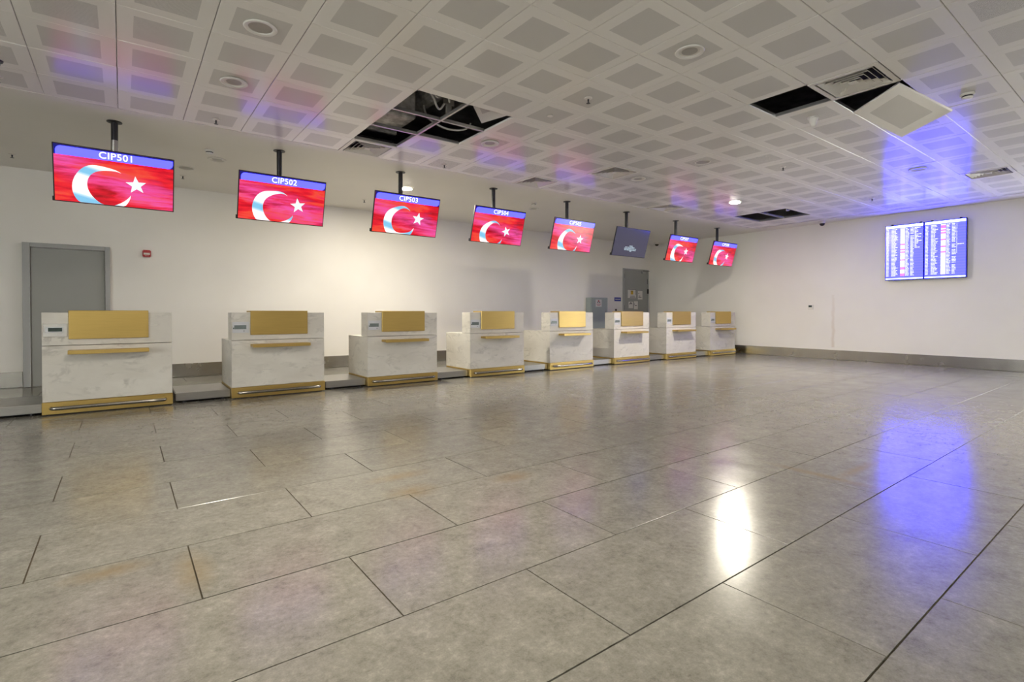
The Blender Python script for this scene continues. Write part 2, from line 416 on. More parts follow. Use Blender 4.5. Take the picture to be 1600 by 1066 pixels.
def panel_mesh(wx, wy, cx=0.0, cy=0.0):
    b = MB(); g = .0022
    b.box(-wx / 2 + g, wx / 2 - g, -wy / 2 + g, wy / 2 - g, 0, .022)
    lo = [e for e in b.bm.edges if all(v.co.z < .001 for v in e.verts)]
    bmesh.ops.bevel(b.bm, geom=lo, offset=.0035, segments=1, affect='EDGES')
    uv = b.bm.loops.layers.uv.new('UVMap')
    for f in b.bm.faces:
        for l in f.loops: l[uv].uv = (l.vert.co.x + cx, l.vert.co.y + cy)
    return b.mesh('ceiling_panel')
PM = panel_mesh(CS, CS)
OPEN = {(4, 1), (4, 2), (4, 3), (5, 2), (5, 3), (9, 7), (10, 8), (19, 1), (19, 2), (20, 1), (20, 2)}
VENTS = {(4, 0): 'two open ceiling bays over the CIP503 screen', (9, 0): 0, (15, 0): 0, (10, 2): 0, (18, 8): 0, (9, 8): 0}
rest = bmesh.new(); cnt = 0
for i in range(-13, 23):
    for j in range(0, 24):
        if (i, j) in OPEN or (i, j) in VENTS: continue
        x0, x1 = CX0 + i * CS, min(CX0 + (i + 1) * CS, CXE - .013); y1, y0 = CY0 - j * CS - (.013 if j == 0 else 0), CY0 - (j + 1) * CS
        x0 = max(x0, XL); y0 = max(y0, YF)
        if x1 - x0 < .05 or y1 - y0 < .05: continue
        cx, cy = (x0 + x1) / 2, (y0 + y1) / 2
        fx, fy = CX0 + (i + .5) * CS, CY0 - (j + .5) * CS
        full = abs(x1 - x0 - CS) < 1e-3 and abs(y1 - y0 - CS) < .02
        me = PM if (full and j) else panel_mesh(x1 - x0, y1 - y0, cx - fx, cy - fy)
        if in_view([(x, y, H) for x in (x0, x1) for y in (y0, y1)], 10) and cnt < 300:
            o = link('ceiling_panel', me, M_PANEL, ceil, (cx, cy, H + random.uniform(-.001, .001))); cnt += 1
            o.rotation_euler = (random.uniform(-1, 1) * .0035, random.uniform(-1, 1) * .0022, 0)
        else:
            t = bmesh.new(); t.from_mesh(me); bmesh.ops.translate(t, verts=t.verts, vec=(cx, cy, H)); tm = bpy.data.meshes.new('t'); t.to_mesh(tm); t.free()
            rest.from_mesh(tm); bpy.data.meshes.remove(tm)
rm = bpy.data.meshes.new('outer_ceiling_panels'); rest.to_mesh(rm); rest.free()
o = link('outer_ceiling_panels', rm, M_PANEL, ceil); o['kind'] = 'stuff'
# two panels out of place: one hanging askew beside the vent, one pushed up into the void
def place_panel(a, ux, uy, label):
    """panel with corner a, edge directions ux, uy (orthonormal)"""
    ux, uy = Vector(ux).normalized(), Vector(uy).normalized(); uz = ux.cross(uy).normalized(); uy = uz.cross(ux)
    m = Matrix((ux, uy, uz)).transposed().to_4x4(); c = Vector(a) + (ux + uy) * CS / 2
    m.translation = c
    o = link('ceiling_panel', PM, M_PANEL, ceil); o.matrix_world = m; o['label'] = label
    return o
ps, dt = R(33), R(26)
e1 = Vector((math.sin(ps), math.cos(ps), -.09)).normalized()
h2 = Vector((math.cos(ps), -math.sin(ps), 0)); e2 = (h2 * math.cos(dt) + Vector((0, 0, -math.sin(dt)))); e2 = (e2 - e1 * e2.dot(e1)).normalized()
place_panel((6.02, 1.76, H - .012), e2, e1, 'loose panel hanging askew below the ceiling')
tl = R(52)
place_panel((CX0 + 6 * CS - .02, CY0 - 4 * CS + .02, H + .03), (0, 1, .12), (math.cos(tl) * 1, 0, -math.sin(tl) * -1) if False else (-math.cos(tl), 0, math.sin(tl)), 'panel pushed up into the ceiling void')
# carrier bars of the open bays
def bar(x0, x1, y0, y1): ob('carrier_bar', MB().box(x0, x1, y0, y1, H + .002, H + .04, .003), M_BAR, ceil)
gx = lambda i: CX0 + i * CS
gy = lambda j: CY0 - j * CS
bar(gx(4), gx(6), gy(3) - .014, gy(3) + .014); bar(gx(4), gx(6), gy(2) - .014, gy(2) + .014)
bar(gx(5) - .014, gx(5) + .014, gy(4), gy(3) - .015); bar(gx(5) - .014, gx(5) + .014, gy(3) + .015, gy(2) - .015); bar(gx(5) - .014, gx(5) + .014, gy(2) + .015, gy(1))
bar(gx(4), gx(5), gy(1) - .01, gy(1) + .012)
bar(gx(5), gx(6), gy(2) + .014, gy(2) + .03)
bar(gx(9), gx(10) - .01, gy(7) - .014, gy(7) + .002); bar(gx(10) - .012, gx(10) + .012, gy(9), gy(7)); bar(gx(10) + .013, gx(11), gy(8) - .002, gy(8) + .02)
bar(gx(19), gx(21), gy(2) - .014, gy(2) + .014); bar(gx(21) - .02, gx(21), gy(3), gy(2) - .015); bar(gx(21) - .02, gx(21), gy(2) + .015, gy(1)); bar(gx(19), gx(21) - .021, gy(1) - .02, gy(1))

# ------------------------------------------------------------------ ceiling void contents
def duct(x0, y0, x1, y1, z, r, label):
    n = 14; pts = []; rr = []
    for k in range(n + 1):
        t = k / n; pts.append((x0 + (x1 - x0) * t, y0 + (y1 - y0) * t, z)); rr.append(r * (1 + .05 * (k % 2)))
    tag(ob('air_duct', MB().tube(pts, rr, 18), M_DUCT, smooth=False), label, 'duct')
duct(3.36, 4.0, 3.36, 6.9, 4.12, .125, 'round lagged duct above the biggest ceiling opening')
tag(ob('air_duct', MB().box(1.9, 3.0, 6.0, 6.62, 3.62, 3.98, .02).box(1.9, 3.02, 6.62, 6.68, 3.60, 4.0, .006), M_DUCT), 'square lagged duct beside the vent in the biggest ceiling opening', 'duct')
duct(1.6, 5.70, 3.10, 5.62, 4.05, .13, 'thin lagged duct crossing high in the biggest ceiling opening')
tag(ob('cable_tray', MB().box(2.2, 3.2, 4.86, 4.9, 4.24, 4.299).box(2.2, 3.2, 5.06, 5.1, 4.24, 4.299).box(2.2, 3.2, 4.9, 5.06, 4.292, 4.299), M_BAR), 'steel cable tray in the biggest ceiling opening', 'cable tray')
for k, (pts, lb) in enumerate([
    ([(2.45, 5.0, 3.95), (2.62, 5.05, 3.70), (2.80, 5.18, 3.58), (2.95, 5.30, 3.52), (3.05, 5.28, 3.7), (3.1, 5.2, 3.95)], 'long grey cable sagging in the biggest ceiling opening'),
    ([(2.62, 4.84, 3.98), (2.66, 4.9, 3.72), (2.74, 5.06, 3.60), (2.9, 5.2, 3.62), (3.0, 5.2, 3.9)], 'grey cable looping beside the sagging one in the ceiling opening'),
    ([(2.86, 4.76, 3.97), (2.84, 4.84, 3.76), (2.90, 5.0, 3.60), (2.98, 5.12, 3.56), (3.02, 5.1, 3.84)], 'short grey cable hanging at the corner of the ceiling opening'),
    ([(3.08, 5.95, 3.8), (3.10, 5.86, 3.62), (3.3, 5.76, 3.50), (3.50, 5.65, 3.50), (3.57, 5.6, 3.58)], 'thin cable behind the lowest carrier bar of the ceiling opening')]):
    # smooth by Catmull-Rom
    P = [Vector(p) for p in pts]; Q = []
    for a in range(len(P) - 1):
        p0, p1, p2, p3 = P[max(a - 1, 0)], P[a], P[a + 1], P[min(a + 2, len(P) - 1)]
        for q in range(6):
            t = q / 6; Q.append(.5 * ((2 * p1) + (p2 - p0) * t + (2 * p0 - 5 * p1 + 4 * p2 - p3) * t * t + (3 * p1 - p0 - 3 * p2 + p3) * t ** 3))
    Q.append(P[-1])
    tag(ob('cable', MB().tube(Q, .012, 8), M_CABLE, smooth=True), lb, 'cable')
hb = thing('hanger_bracket', 'steel hanger bracket over the crossing bars of the ceiling opening', 'bracket', (2.99, 5.16, H + .04))
ob('plate', MB().box(-.07, .07, -.004, .004, .10, .26, .002), M_BAR, hb); ob('rod', MB().tube([(0, 0, .2), (0, 0, .86)], .008, 8), M_BAR, hb)
ob('clip', MB().box(-.03, .03, -.02, .02, .0, .10, .003), M_BAR, hb)
duct(10.9, 6.1, 13.0, 6.2, 4.0, .16, 'round lagged duct above the ceiling opening near the end wall')
for pts, lb in [([(11.75, 5.4, 4.0), (11.85, 5.5, 3.6), (12.05, 5.62, 3.48), (12.3, 5.6, 3.6), (12.45, 5.5, 4.0)], 'grey cable looping in the ceiling opening near the end wall')]:
    P = [Vector(p) for p in pts]; Q = []
    for a in range(len(P) - 1):
        p0, p1, p2, p3 = P[max(a - 1, 0)], P[a], P[a + 1], P[min(a + 2, len(P) - 1)]
        for q in range(6):
            t = q / 6; Q.append(.5 * ((2 * p1) + (p2 - p0) * t + (2 * p0 - 5 * p1 + 4 * p2 - p3) * t * t + (3 * p1 - p0 - 3 * p2 + p3) * t ** 3))
    Q.append(P[-1])
    tag(ob('cable', MB().tube(Q, .013, 8), M_CABLE, smooth=True), lb, 'cable')

# ------------------------------------------------------------------ check-in counters
CNX, CND, CW, CYF = -.7252, 1.8872, 1.2216, 7.779
IDS = ['CIP501', 'CIP502', 'CIP503', 'CIP504', 'CIP505', None, 'CIP507', 'CIP508']
def scr(k): return 'the ' + IDS[k] + ' screen' if IDS[k] else 'the dark screen'
def counter(k):
    t = thing('check_in_counter', 'white marble check-in counter with brass panel and shelf, standing below ' + scr(k), 'counter', (CNX + CND * k, CYF, 0), 0, 'check-in counters in a row')
    W = CW
    ob('body', MB().box(0, W, 0, .85, .150, .783, .003), M_MARBLE, t)
    ob('riser', MB().box(0, W, .001, .27, .789, 1.163, .003), M_MARBLE, t)
    ob('plinth', MB().box(-.004, W + .004, -.018, .84, .012, .148, .003), M_GOLD, t)
    ob('toe_base', MB().box(.03, W - .03, .02, .8, 0, .0115), M_BLACK, t)
    # brass panel folded over the top edge of the riser
    b = MB().box(.231, .980, -.022, -.002, .858, 1.188, .003).box(.231, .980, -.0015, .262, 1.166, 1.188, .003)
    ob('brass_panel', b, M_GOLD, t)
    # thin projecting shelf with a front lip
    b = MB().box(.231, .980, -.170, -.001, .722, .734, .002).box(.231, .980, -.176, -.1705, .692, .735, .0015).box(.231, .236, -.170, -.001, .700, .7215).box(.975, .980, -.170, -.001, .700, .7215)
    ob('shelf', b, M_GOLD, t)
    zc = .082
    pts = [(.075, -.019, zc), (.080, -.045, zc), (.094, -.062, zc), (.125, -.070, zc)] + [(.125 + (W - .25) * q / 8, -.070, zc) for q in range(1, 9)] + [(W - .094, -.062, zc), (W - .080, -.045, zc), (W - .075, -.019, zc)]
    r = ob('bumper_rail', MB().tube(pts, .021, 12), M_RAIL, t, smooth=True)
    d = ob('display_plate', MB().box(.012, .218, -.006, -.0005, .888, 1.036, .0015), M_MIRROR if k == 0 else M_LABEL, t)
    if k == 0:
        ob('lcd_bezel', MB().box(.030, .185, -.010, -.0062, .936, 1.000, .001), M_LABEL, d)
        ob('lcd', MB().box(.056, .176, -.0115, -.0102, .948, .990), M_LCDD, d)
    else:
        ob('lcd', MB().box(.034, .180, -.008, -.0062, .938, .992), M_LCD, d)
        ob('indicator', MB().box(.145, .158, -.0075, -.0062, .908, .918), M_INK, d)
        ob('key', MB().box(.020, .031, -.0075, -.0062, .940, .960), M_LCDD, d)
    return t
for k in range(8): counter(k)
def platform(x0, x1, label):
    t = thing('baggage_scale', label, 'baggage scale', (x0, CYF + .06, 0), 0, 'steel baggage scales beside the counters'); W = x1 - x0
    ob('deck', MB().box(0, W, 0, .80, .030, .128, .006, 2), M_STEEL, t)
    ob('under_frame', MB().box(.05, W - .05, .07, .76, .012, .0298), M_BLACK, t)
    for fx in (.09, W - .09):
        for fy in (.04, .74): ob('foot', MB().lathe([(0, 0), (.028, 0), (.030, .006), (.014, .010), (.012, .0297), (0, .0297)], 14, fx, fy), M_BLACK, t, smooth=True)
    ob('side_shade', MB().box(-.008, -.0005, .02, .78, .034, .12), M_BLACK, t)  # black sheet standing in for the shade on the deck's left side
    ob('bolt', MB().tube([(.055, -.003, .07), (.055, .002, .07)], .006, 8), M_STEEL, t)
for k in range(8):
    x1 = CNX + CND * k - .010; x0 = x1 - (CND - CW - .05)
    lb = 'low steel baggage scale between the counters below %s and %s' % (scr(k - 1), scr(k)) if k else 'low steel baggage scale at the row end, in front of the grey framed door'
    platform(x0, x1, lb)
def floor_cable(pts, label):
    P = [Vector(p) for p in pts]; Q = []
    for a in range(len(P) - 1):
        p0, p1, p2, p3 = P[max(a - 1, 0)], P[a], P[a + 1], P[min(a + 2, len(P) - 1)]
        for q in range(6):
            t = q / 6; Q.append(.5 * ((2 * p1) + (p2 - p0) * t + (2 * p0 - 5 * p1 + 4 * p2 - p3) * t * t + (3 * p1 - p0 - 3 * p2 + p3) * t ** 3))
    Q.append(P[-1]); tag(ob('power_cable', MB().tube(Q, .004, 6), M_BCABLE, smooth=True), label, 'cable')
floor_cable([(.80, 7.96, .0045), (.78, 7.86, .0045), (.80, 7.77, .0045), (.88, 7.75, .0045), (.95, 7.80, .0045), (.99, 7.92, .0045)], 'black cable loop under the scale between CIP501 and CIP502 counters')
floor_cable([(2.74, 7.825, .0045), (2.76, 7.78, .0045), (2.84, 7.73, .0045), (2.95, 7.75, .0045), (2.98, 7.80, .0045), (2.94, 7.825, .0045)], 'black cable loop under the scale between CIP502 and CIP503 counters')

# ------------------------------------------------------------------ hanging screens
SX = [-.597, 1.212, 3.047, 4.838, 6.664, 8.438, 10.305, 12.118]
PXP = [-.0587 + 1.8021 * k for k in range(8)]
SW, SH = 1.112, .628
def text_mesh(txt, size, bold=0.0):
    cu = bpy.data.curves.new('t', 'FONT'); cu.body = txt; cu.size = size; cu.align_x = 'CENTER'; cu.align_y = 'CENTER'; cu.offset = bold; cu.space_character = 1.06; cu.resolution_u = 3
    to = bpy.data.objects.new('t', cu); C.objects.link(to)
    dg = bpy.context.evaluated_depsgraph_get(); me = bpy.data.meshes.new_from_object(to.evaluated_get(dg))
    bpy.data.objects.remove(to); bpy.data.curves.remove(cu)
    me.transform(Matrix.Rotation(PI / 2, 4, 'X')); me.materials.clear(); me.name = 'caption'
    return me
def rounded(x0, x1, z0, z1, r, which, n=6):
    pts = []
    for nm, cx, cz, a0 in (('bl', x0 + r, z0 + r, PI), ('br', x1 - r, z0 + r, 1.5 * PI), ('tr', x1 - r, z1 - r, 0), ('tl', x0 + r, z1 - r, .5 * PI)):
        if nm in which: pts += [(cx + r * math.cos(a0 + .5 * PI * q / n), cz + r * math.sin(a0 + .5 * PI * q / n)) for q in range(n + 1)]
        else: pts.append(({'l': x0, 'r': x1}[nm[1]], {'b': z0, 't': z1}[nm[0]]))
    return pts
def crescent(k):
    """outline in screen coordinates: x right, z up from the screen centre"""
    dx, dz, sc = [(0, 0, 1), (.01, -.015, .98), (.015, .0, .98), (-.01, -.035, .93), (.02, -.02, 1.0), None, (-.01, -.01, .96), (.01, -.01, .98)][k]
    oc, orad = Vector((.43, .45)), .272; ic, irad = Vector((.487, .418)), .197
    a = [Vector((.600, .252)), Vector((.688, .490))]
    def arc(c, r, p0, p1, n):
        a0 = math.atan2(p0.y - c.y, p0.x - c.x); a1 = math.atan2(p1.y - c.y, p1.x - c.x)
        while a1 > a0: a1 -= 2 * PI        # screen y runs down: go round the left side
        r0, r1 = (p0 - c).length, (p1 - c).length; out = []
        for q in range(n + 1):
            t = q / n; an = a0 + (a1 - a0) * t; e = (2 * t - 1) ** 4
            rr = r + ((r0 if t < .5 else r1) - r) * e
            out.append(Vector((c.x + rr * math.cos(an), c.y + rr * math.sin(an))))
        return out
    O_, I_ = arc(oc, orad, a[0], a[1], 40), arc(ic, irad, a[0], a[1], 40)
    def tr(p):
        x, y = (p.x - .43) * sc + .43 + dx, (p.y - .43) * sc + .43 - dz
        y = min(y + .012 * math.sin(x * 17 + k), SH - .012)
        return (x - SW / 2, SH / 2 - y)
    b = MB()
    for q in range(40):
        p = [tr(O_[q]), tr(O_[q + 1]), tr(I_[q + 1]), tr(I_[q])]
        if (Vector(p[0]) - Vector(p[3])).length < 1e-5: p = p[:3]
        elif (Vector(p[1]) - Vector(p[2])).length < 1e-5: p = [p[0], p[1], p[3]]
        b.bm.faces.new([b.bm.verts.new((x, -.0008, z)) for x, z in p])
    bmesh.ops.remove_doubles(b.bm, verts=b.bm.verts, dist=1e-6)
    s = MB(); c = (.738 + dx - SW / 2, SH / 2 - .358 + dz); rot = [.1, .15, -.1, .35, .0, 0, .12, -.1][k]; rad = .104 * [1, 1, 1.0, .92, .95, 1, .9, .9][k]; pts = []
    for q in range(10):
        r = rad if q % 2 == 0 else rad * .42; an = PI / 2 + rot + q * PI / 5
        pts.append((c[0] + r * math.cos(an), c[1] + r * math.sin(an)))
    ce = s.bm.verts.new((c[0], -.0008, c[1])); vs = [s.bm.verts.new((x, -.0008, z)) for x, z in pts]
    for q in range(10): s.bm.faces.new((ce, vs[q], vs[(q + 1) % 10]))
    return b, s
TILT = R(15.7)
def hang_screen(k):
    lb = ('black hanging monitor showing a red picture with white crescent and star, headed ' + IDS[k]) if IDS[k] else 'black hanging monitor showing a dark screen with small pale text'
    xc = SX[k] + SW / 2
    t = thing('hanging_monitor', lb, 'monitor', (xc, 7.64, H), 0, 'monitors hanging over the counters')
    px_ = PXP[k] - xc
    ob('ceiling_flange', MB().lathe([(0, 0), (.075, 0), (.075, -.008), (.04, -.014), (0, -.014)], 20, px_, 0), M_BLACK, t, smooth=True)
    ob('pole', MB().tube([(px_, 0, -.012), (px_, 0, -.66)], .034, 16), M_BLACK, t, smooth=True)
    if k == 0: ob('pole_sleeve', MB().tube([(px_, 0, -.22), (px_, 0, -.40)], .0365, 16), M_STEEL, t, smooth=True)
    mid = Vector((0, 7.535 - 7.64, 2.705 - H)); rot = (TILT, 0, 0)
    ob('wall_bracket', MB().box(px_ - .12, px_ + .12, .062, .080, -.10, .12, .003).box(px_ - .05, px_ + .05, .080, .12, -.06, .08, .003), M_BLACK, t, mid, rot)
    cs = ob('casing', MB().box(-SW / 2, SW / 2, .0, .022, -SH / 2, SH / 2, .003).box(-SW / 2 + .12, SW / 2 - .12, .0225, .06, -SH / 2 + .03, SH / 2 - .14, .01), M_BLACK, t, mid, rot)
    ob('speaker_foot', MB().box(-SW / 2 - .012, -SW / 2 + .03, .004, .045, -SH / 2 + .0, -SH / 2 + .05, .004), M_BLACK, t, mid, rot)
    bz = .011
    sc = ob('screen', MB().box(-SW / 2 + bz, SW / 2 - bz, -.003, -.0005, -SH / 2 + bz, SH / 2 - bz), M_FLAG if IDS[k] else M_SCREENBK, t, mid, rot)
    L = lambda nm, b, m, y=-.0032: ob(nm, b, m, sc, (0, y, 0))
    if IDS[k]:
        zt, zb = SH / 2 - bz, SH / 2 - .118
        L('header_background', MB().box(-SW / 2 + bz, SW / 2 - bz, -.0006, 0, zb, zt), M_NAVY)
        L('header_bar', MB().poly(rounded(-SW / 2 + .026, SW / 2 - .016, zb, zt - .014, .05, ('tl', 'br')), -.0004, 0), M_HEAD, -.0042)
        link('caption', text_mesh(IDS[k], .104, .0012), M_TXT, sc, (0, -.0052, (zb + zt) / 2 - .006))
        cr, st = crescent(k)
        L('crescent', cr, M_CRES, -.0036); L('star', st, M_STARW, -.0036)
    else:
        b = MB(); rr = random.Random(3)
        for row, (x0, x1, z) in enumerate([(-.04, .07, -.075), (-.17, .14, -.105), (-.20, .20, -.135), (-.19, .19, -.165), (-.01, .05, -.19)]):
            x = x0
            while x < x1:
                ww = rr.uniform(.012, .05); b.box(x, min(x + ww, x1), -.0006, 0, z - .008, z + .008); x += ww + .009
        L('text_lines', b, M_TXTC)['kind'] = 'stuff'
for k in range(8): hang_screen(k)

# ------------------------------------------------------------------ flight information board on the end wall
fb = thing('flight_board', 'wide blue flight information board of two upright screens on the end wall', 'display board', (XR, 3.56, 1.89))
FXF = -.12    # front plane, local x
def fids(y0, y1, seed, right):
    # local frame: X out of the wall is negative, y as in the room
    cs = ob('casing', MB().box(FXF, -.03, y0, y1, 0, 1.235, .004), M_CASEB, fb)
    sc = ob('screen', MB().box(FXF - .002, FXF - .0005, y0 + .012, y1 - .012, .014, 1.222), M_FIDS, fb)
    x = FXF - .0032; Wd = y1 - y0 - .03; ya = y1 - .015      # text runs from the far end (y1) to the near end (y0)
    def q(b, u0, u1, z0, z1, d=0.0): b.box(x - d - .0004, x - d, ya - u1 * Wd, ya - u0 * Wd, z0, z1)
    b = MB(); q(b, 0, 1, 1.165, 1.218); ob('header', b, M_FHEAD, sc); b = MB(); q(b, 0, 1, .018, .042); ob('footer', b, M_FHEAD, sc)
    b = MB()
    for r in range(0, 38, 2):
        z = 1.150 - r * .0288; q(b, 0, 1, z - .0288, z)
    ob('row_stripes', b, M_FIDS2, sc)['kind'] = 'stuff'
    rg = random.Random(seed); tx, rd, ye = MB(), MB(), MB()
    for r in range(37):
        z = 1.150 - (r + .5) * .0288; h = .0062
        def words(u0, u1, umin, p=1.0):
            if rg.random() > p: return
            e = rg.uniform(umin, u1); u = u0
            while u < e:
                ww = rg.uniform(.03, .075); q(tx, u, min(u + ww, e), z - h, z + h, .0006); u += ww + .008
        words(.01, .085, .08); words(.155, .33, .25)
        tgt = rd if rg.random() < (.45 if (right and r < 7) or (not right and r > 22) else .10) else (ye if rg.random() < .5 else tx)
        q(tgt, .40, .52, z - .0125, z + .0125, .0006)
        words(.535, .64, .6); words(.67, .77, .74, .95)
        if not right and r < 16: words(.78, .97, .82)
        if right and r < 22: words(.78, .80, .79)
        if right and r == 15: words(.80, .98, .95)
    for nm, b, m in (('text_rows', tx, M_FTXT), ('red_codes', rd, M_FRED), ('cream_codes', ye, M_FYEL)): ob(nm, b, m, sc)['kind'] = 'stuff'
fids(.012, .722, 5, False); fids(-.702, .008, 9, True)
for y in (-.60, -.12, .08, .60): ob('mount_lug', MB().box(-.09, -.05, y - .02, y + .02, 1.236, 1.258, .003), M_BLACK, fb)
ob('wall_frame', MB().box(-.03, -.002, -.6, .62, .2, .26).box(-.03, -.002, -.6, .62, .95, 1.01), M_BLACK, fb)

# ------------------------------------------------------------------ ceiling fittings
def downlight(x, y, label, lit=False, deep=False):
    t = thing('downlight', label, 'ceiling light', (x, y, H), 0, 'round recessed downlights')
    ob('rim', MB().lathe([(.118, -.002), (.122, -.007), (.116, -.014), (.100, -.016), (.088, -.010), (.086, -.0035)], 36), M_WHITE, t, smooth=True)
    if lit: ob('lens', MB().lathe([(0, -.0172), (.05, -.0171), (.094, -.0168)], 28), M_LITB if lit == 2 else M_LIT, t)
    else:
        ob('reflector', MB().lathe([(.087, -.0045), (.072, -.0028), (.066, -.0026)], 28), M_WHITEM if not deep else M_GREYD, t, smooth=True)
        ob('lens', MB().lathe([(0, -.0038), (.04, -.0036), (.067, -.0028)], 24), M_GREYD, t)
downlight(4.079, 8.546, 'bright lit downlight in the plaster border behind the CIP503 monitor', True)
downlight(gx(16.5), gy(2.5), 'bright lit downlight among the metal panels beside the end wall opening', 2)
downlight(gx(1.5), gy(4.5), 'unlit downlight with a dark grey centre, two panels from its neighbour', deep=True)
downlight(gx(1.5), gy(2.5), 'unlit downlight with a pale centre between the CIP501 and CIP502 monitors')
downlight(gx(6.5), gy(7.5), 'unlit white rimmed downlight over the open middle of the hall')
downlight(gx(6.5), gy(2.5), 'unlit downlight beside the biggest ceiling opening')
downlight(gx(11.5), gy(2.5), 'unlit downlight next to the square vent among the metal panels')
downlight(gx(16.5), gy(7.5), 'unlit downlight within the blue glow above the flight board')
downlight(1.114, 8.603, 'unlit downlight in the plaster border beside the square smoke detector')
downlight(7.06, 8.58, 'unlit downlight in the plaster border behind the CIP505 monitor')
# same rows: lit lamp over the tiles, and an unseen one added for brightness
downlight(gx(1.5), gy(7.5), 'lit downlight over the tiles in front of the CIP501 counter', True)
for (i, j, nm) in ((11.5, 12.5, 'end wall side'),):
    downlight(gx(i), gy(j), 'unseen lit downlight added away from the counters, %s' % nm, True)
sp = thing('ceiling_speaker', 'flat round speaker grille in a ceiling panel of the hall', 'speaker', (gx(11.5), gy(4.5), H))
ob('rim', MB().lathe([(.112, -.002), (.112, -.006), (.098, -.006), (.098, -.003)], 32), M_WHITEM, sp, smooth=True); ob('grille', MB().lathe([(0, -.006), (.06, -.005), (.098, -.003)], 28), M_GREYD, sp, smooth=True)
sp = thing('ceiling_speaker', 'flat round grille in the plaster border behind the CIP501 monitor', 'speaker', (.80, 9.38, H))
ob('rim', MB().lathe([(.12, -.001), (.12, -.010), (.10, -.012), (.10, -.004)], 32), M_WHITEM, sp, smooth=True); ob('grille', MB().lathe([(0, -.012), (.06, -.010), (.10, -.004)], 28), M_GREYD, sp, smooth=True)

def vent(i, j, label):
    t = thing('ceiling_vent', label, 'air vent', (gx(i + .5), gy(j + .5), H), 0, 'square louvred ceiling vents')
    h = .297
    b = MB()
    for s in ((-h, h, -h, -h + .045), (-h, h, h - .045, h), (-h, -h + .045, -h + .0455, h - .0455), (h - .045, h, -h + .0455, h - .0455)): b.box(*s, -.006, .004)
    ob('frame', b, M_WHITEM, t)
    ob('backing', MB().box(-h + .03, h - .03, -h + .03, h - .03, .075, .08), M_DARK, t)
    for k, ro in enumerate((.235, .185, .135, .085)):
        b = MB(); ri = ro - .036; zo, zi = -.006, .032
        for sgn in range(4):
            c, s = round(math.cos(sgn * PI / 2)), round(math.sin(sgn * PI / 2))
            P = [(-ro, -ro, zo), (ro, -ro, zo), (ri, -ri, zi), (-ri, -ri, zi)]
            Q = [(-ro, -ro, zo + .004), (ro, -ro, zo + .004), (ri, -ri, zi + .004), (-ri, -ri, zi + .004)]
            rt = lambda p: (p[0] * c - p[1] * s, p[0] * s + p[1] * c, p[2])
            b.quad(*[rt(p) for p in P]); b.quad(*[rt(p) for p in Q[::-1]]); b.quad(rt(P[0]), rt(Q[0]), rt(Q[1]), rt(P[1])); b.quad(rt(P[2]), rt(Q[2]), rt(Q[3]), rt(P[3]))
        ob('louver', b, M_WHITEM, t)
    ob('centre_plate', MB().box(-.036, .036, -.036, .036, -.004, .004), M_WHITEM, t)
vent(4, 0, 'square louvred vent at the edge of the biggest ceiling opening')
vent(9, 0, 'square louvred vent at the panel edge between CIP504 and CIP505 monitors')
vent(15, 0, 'square louvred vent at the panel edge above the CIP507 monitor')
vent(10, 2, 'square louvred vent two panels in from the border near an unlit downlight')
vent(18, 8, 'square louvred vent beside the blue glow near the end wall')
vent(9, 8, 'square louvred vent between the black opening and the hanging panel')

def sprinkler(x, y, label):
    t = thing('sprinkler', label, 'sprinkler', (x, y, H), 0, 'fire sprinklers in the ceiling')
    ob('rosette', MB().lathe([(0, -.002), (.04, -.002), (.038, -.010), (.014, -.016), (0, -.016)], 18), M_WHITEM, t, smooth=True)
    ob('nozzle', MB().lathe([(0, -.0165), (.010, -.0165), (.008, -.040), (.004, -.055), (0, -.055)], 10), M_BLACK, t, smooth=True)
    ob('deflector', MB().lathe([(0, -.0555), (.020, -.0555), (.022, -.058), (0, -.059)], 14), M_BLACK, t)
for x, y, lb in [(gx(1.5), gy(.5), 'sprinkler at the panel edge between CIP501 and CIP502 monitors'), (gx(6.5), gy(5.5), 'black sprinkler in a panel beyond the biggest ceiling opening'),
                 (gx(-1.5), gy(.5), 'sprinkler at the panel edge over the row end'), (gx(6.5), gy(.5), 'sprinkler at the panel edge beside the CIP504 pole'),
                 (gx(13.5), gy(5.5), 'sprinkler in a panel towards the flight board'), (gx(19.5), gy(5.5), 'sprinkler in a panel close to the end wall'),
                 (3.83, 9.92, 'sprinkler in the plaster border near the back wall and the lit downlight'), (.80, 9.94, 'sprinkler in the plaster border behind the round grille'), (-1.22, 10.03, 'sprinkler in the plaster border over the grey framed door')]:
    sprinkler(x, y, lb)
tag(ob('ceiling_outlet', MB().lathe([(0, -.002), (.036, -.002), (.034, -.009), (.02, -.014), (0, -.015)], 20, gx(6.5), gy(4.5)), M_WHITEM, loc=(0, 0, H), smooth=True), 'small flat white cap in a panel next to the black sprinkler', 'outlet')
def smoke(x, y, label):
    t = thing('smoke_detector', label, 'smoke detector', (x, y, H), 0, 'smoke detectors')
    ob('base', MB().lathe([(0, -.002), (.058, -.002), (.060, -.020), (.052, -.026), (0, -.026)], 24), M_WHITE, t, smooth=True)
    ob('slot_ring', MB().lathe([(.045, -.0262), (.045, -.038), (.0, -.038)], 20), M_BLACK, t, smooth=True)
    ob('cap', MB().lathe([(0, -.0385), (.046, -.0385), (.044, -.050), (.030, -.058), (0, -.060)], 22), M_WHITE, t, smooth=True)
smoke(.97, 8.18, 'smoke detector in the plaster border between CIP501 and CIP502 monitors')
smoke(6.69, 8.13, 'smoke detector in the plaster border between CIP504 and CIP505 monitors')
smoke(gx(11.5), gy(9.5), 'smoke detector beside the blue glow over the hall')
t = thing('motion_sensor', 'white cone shaped sensor under a panel beside the black ceiling opening', 'sensor', (gx(10.55), gy(7.45), H))
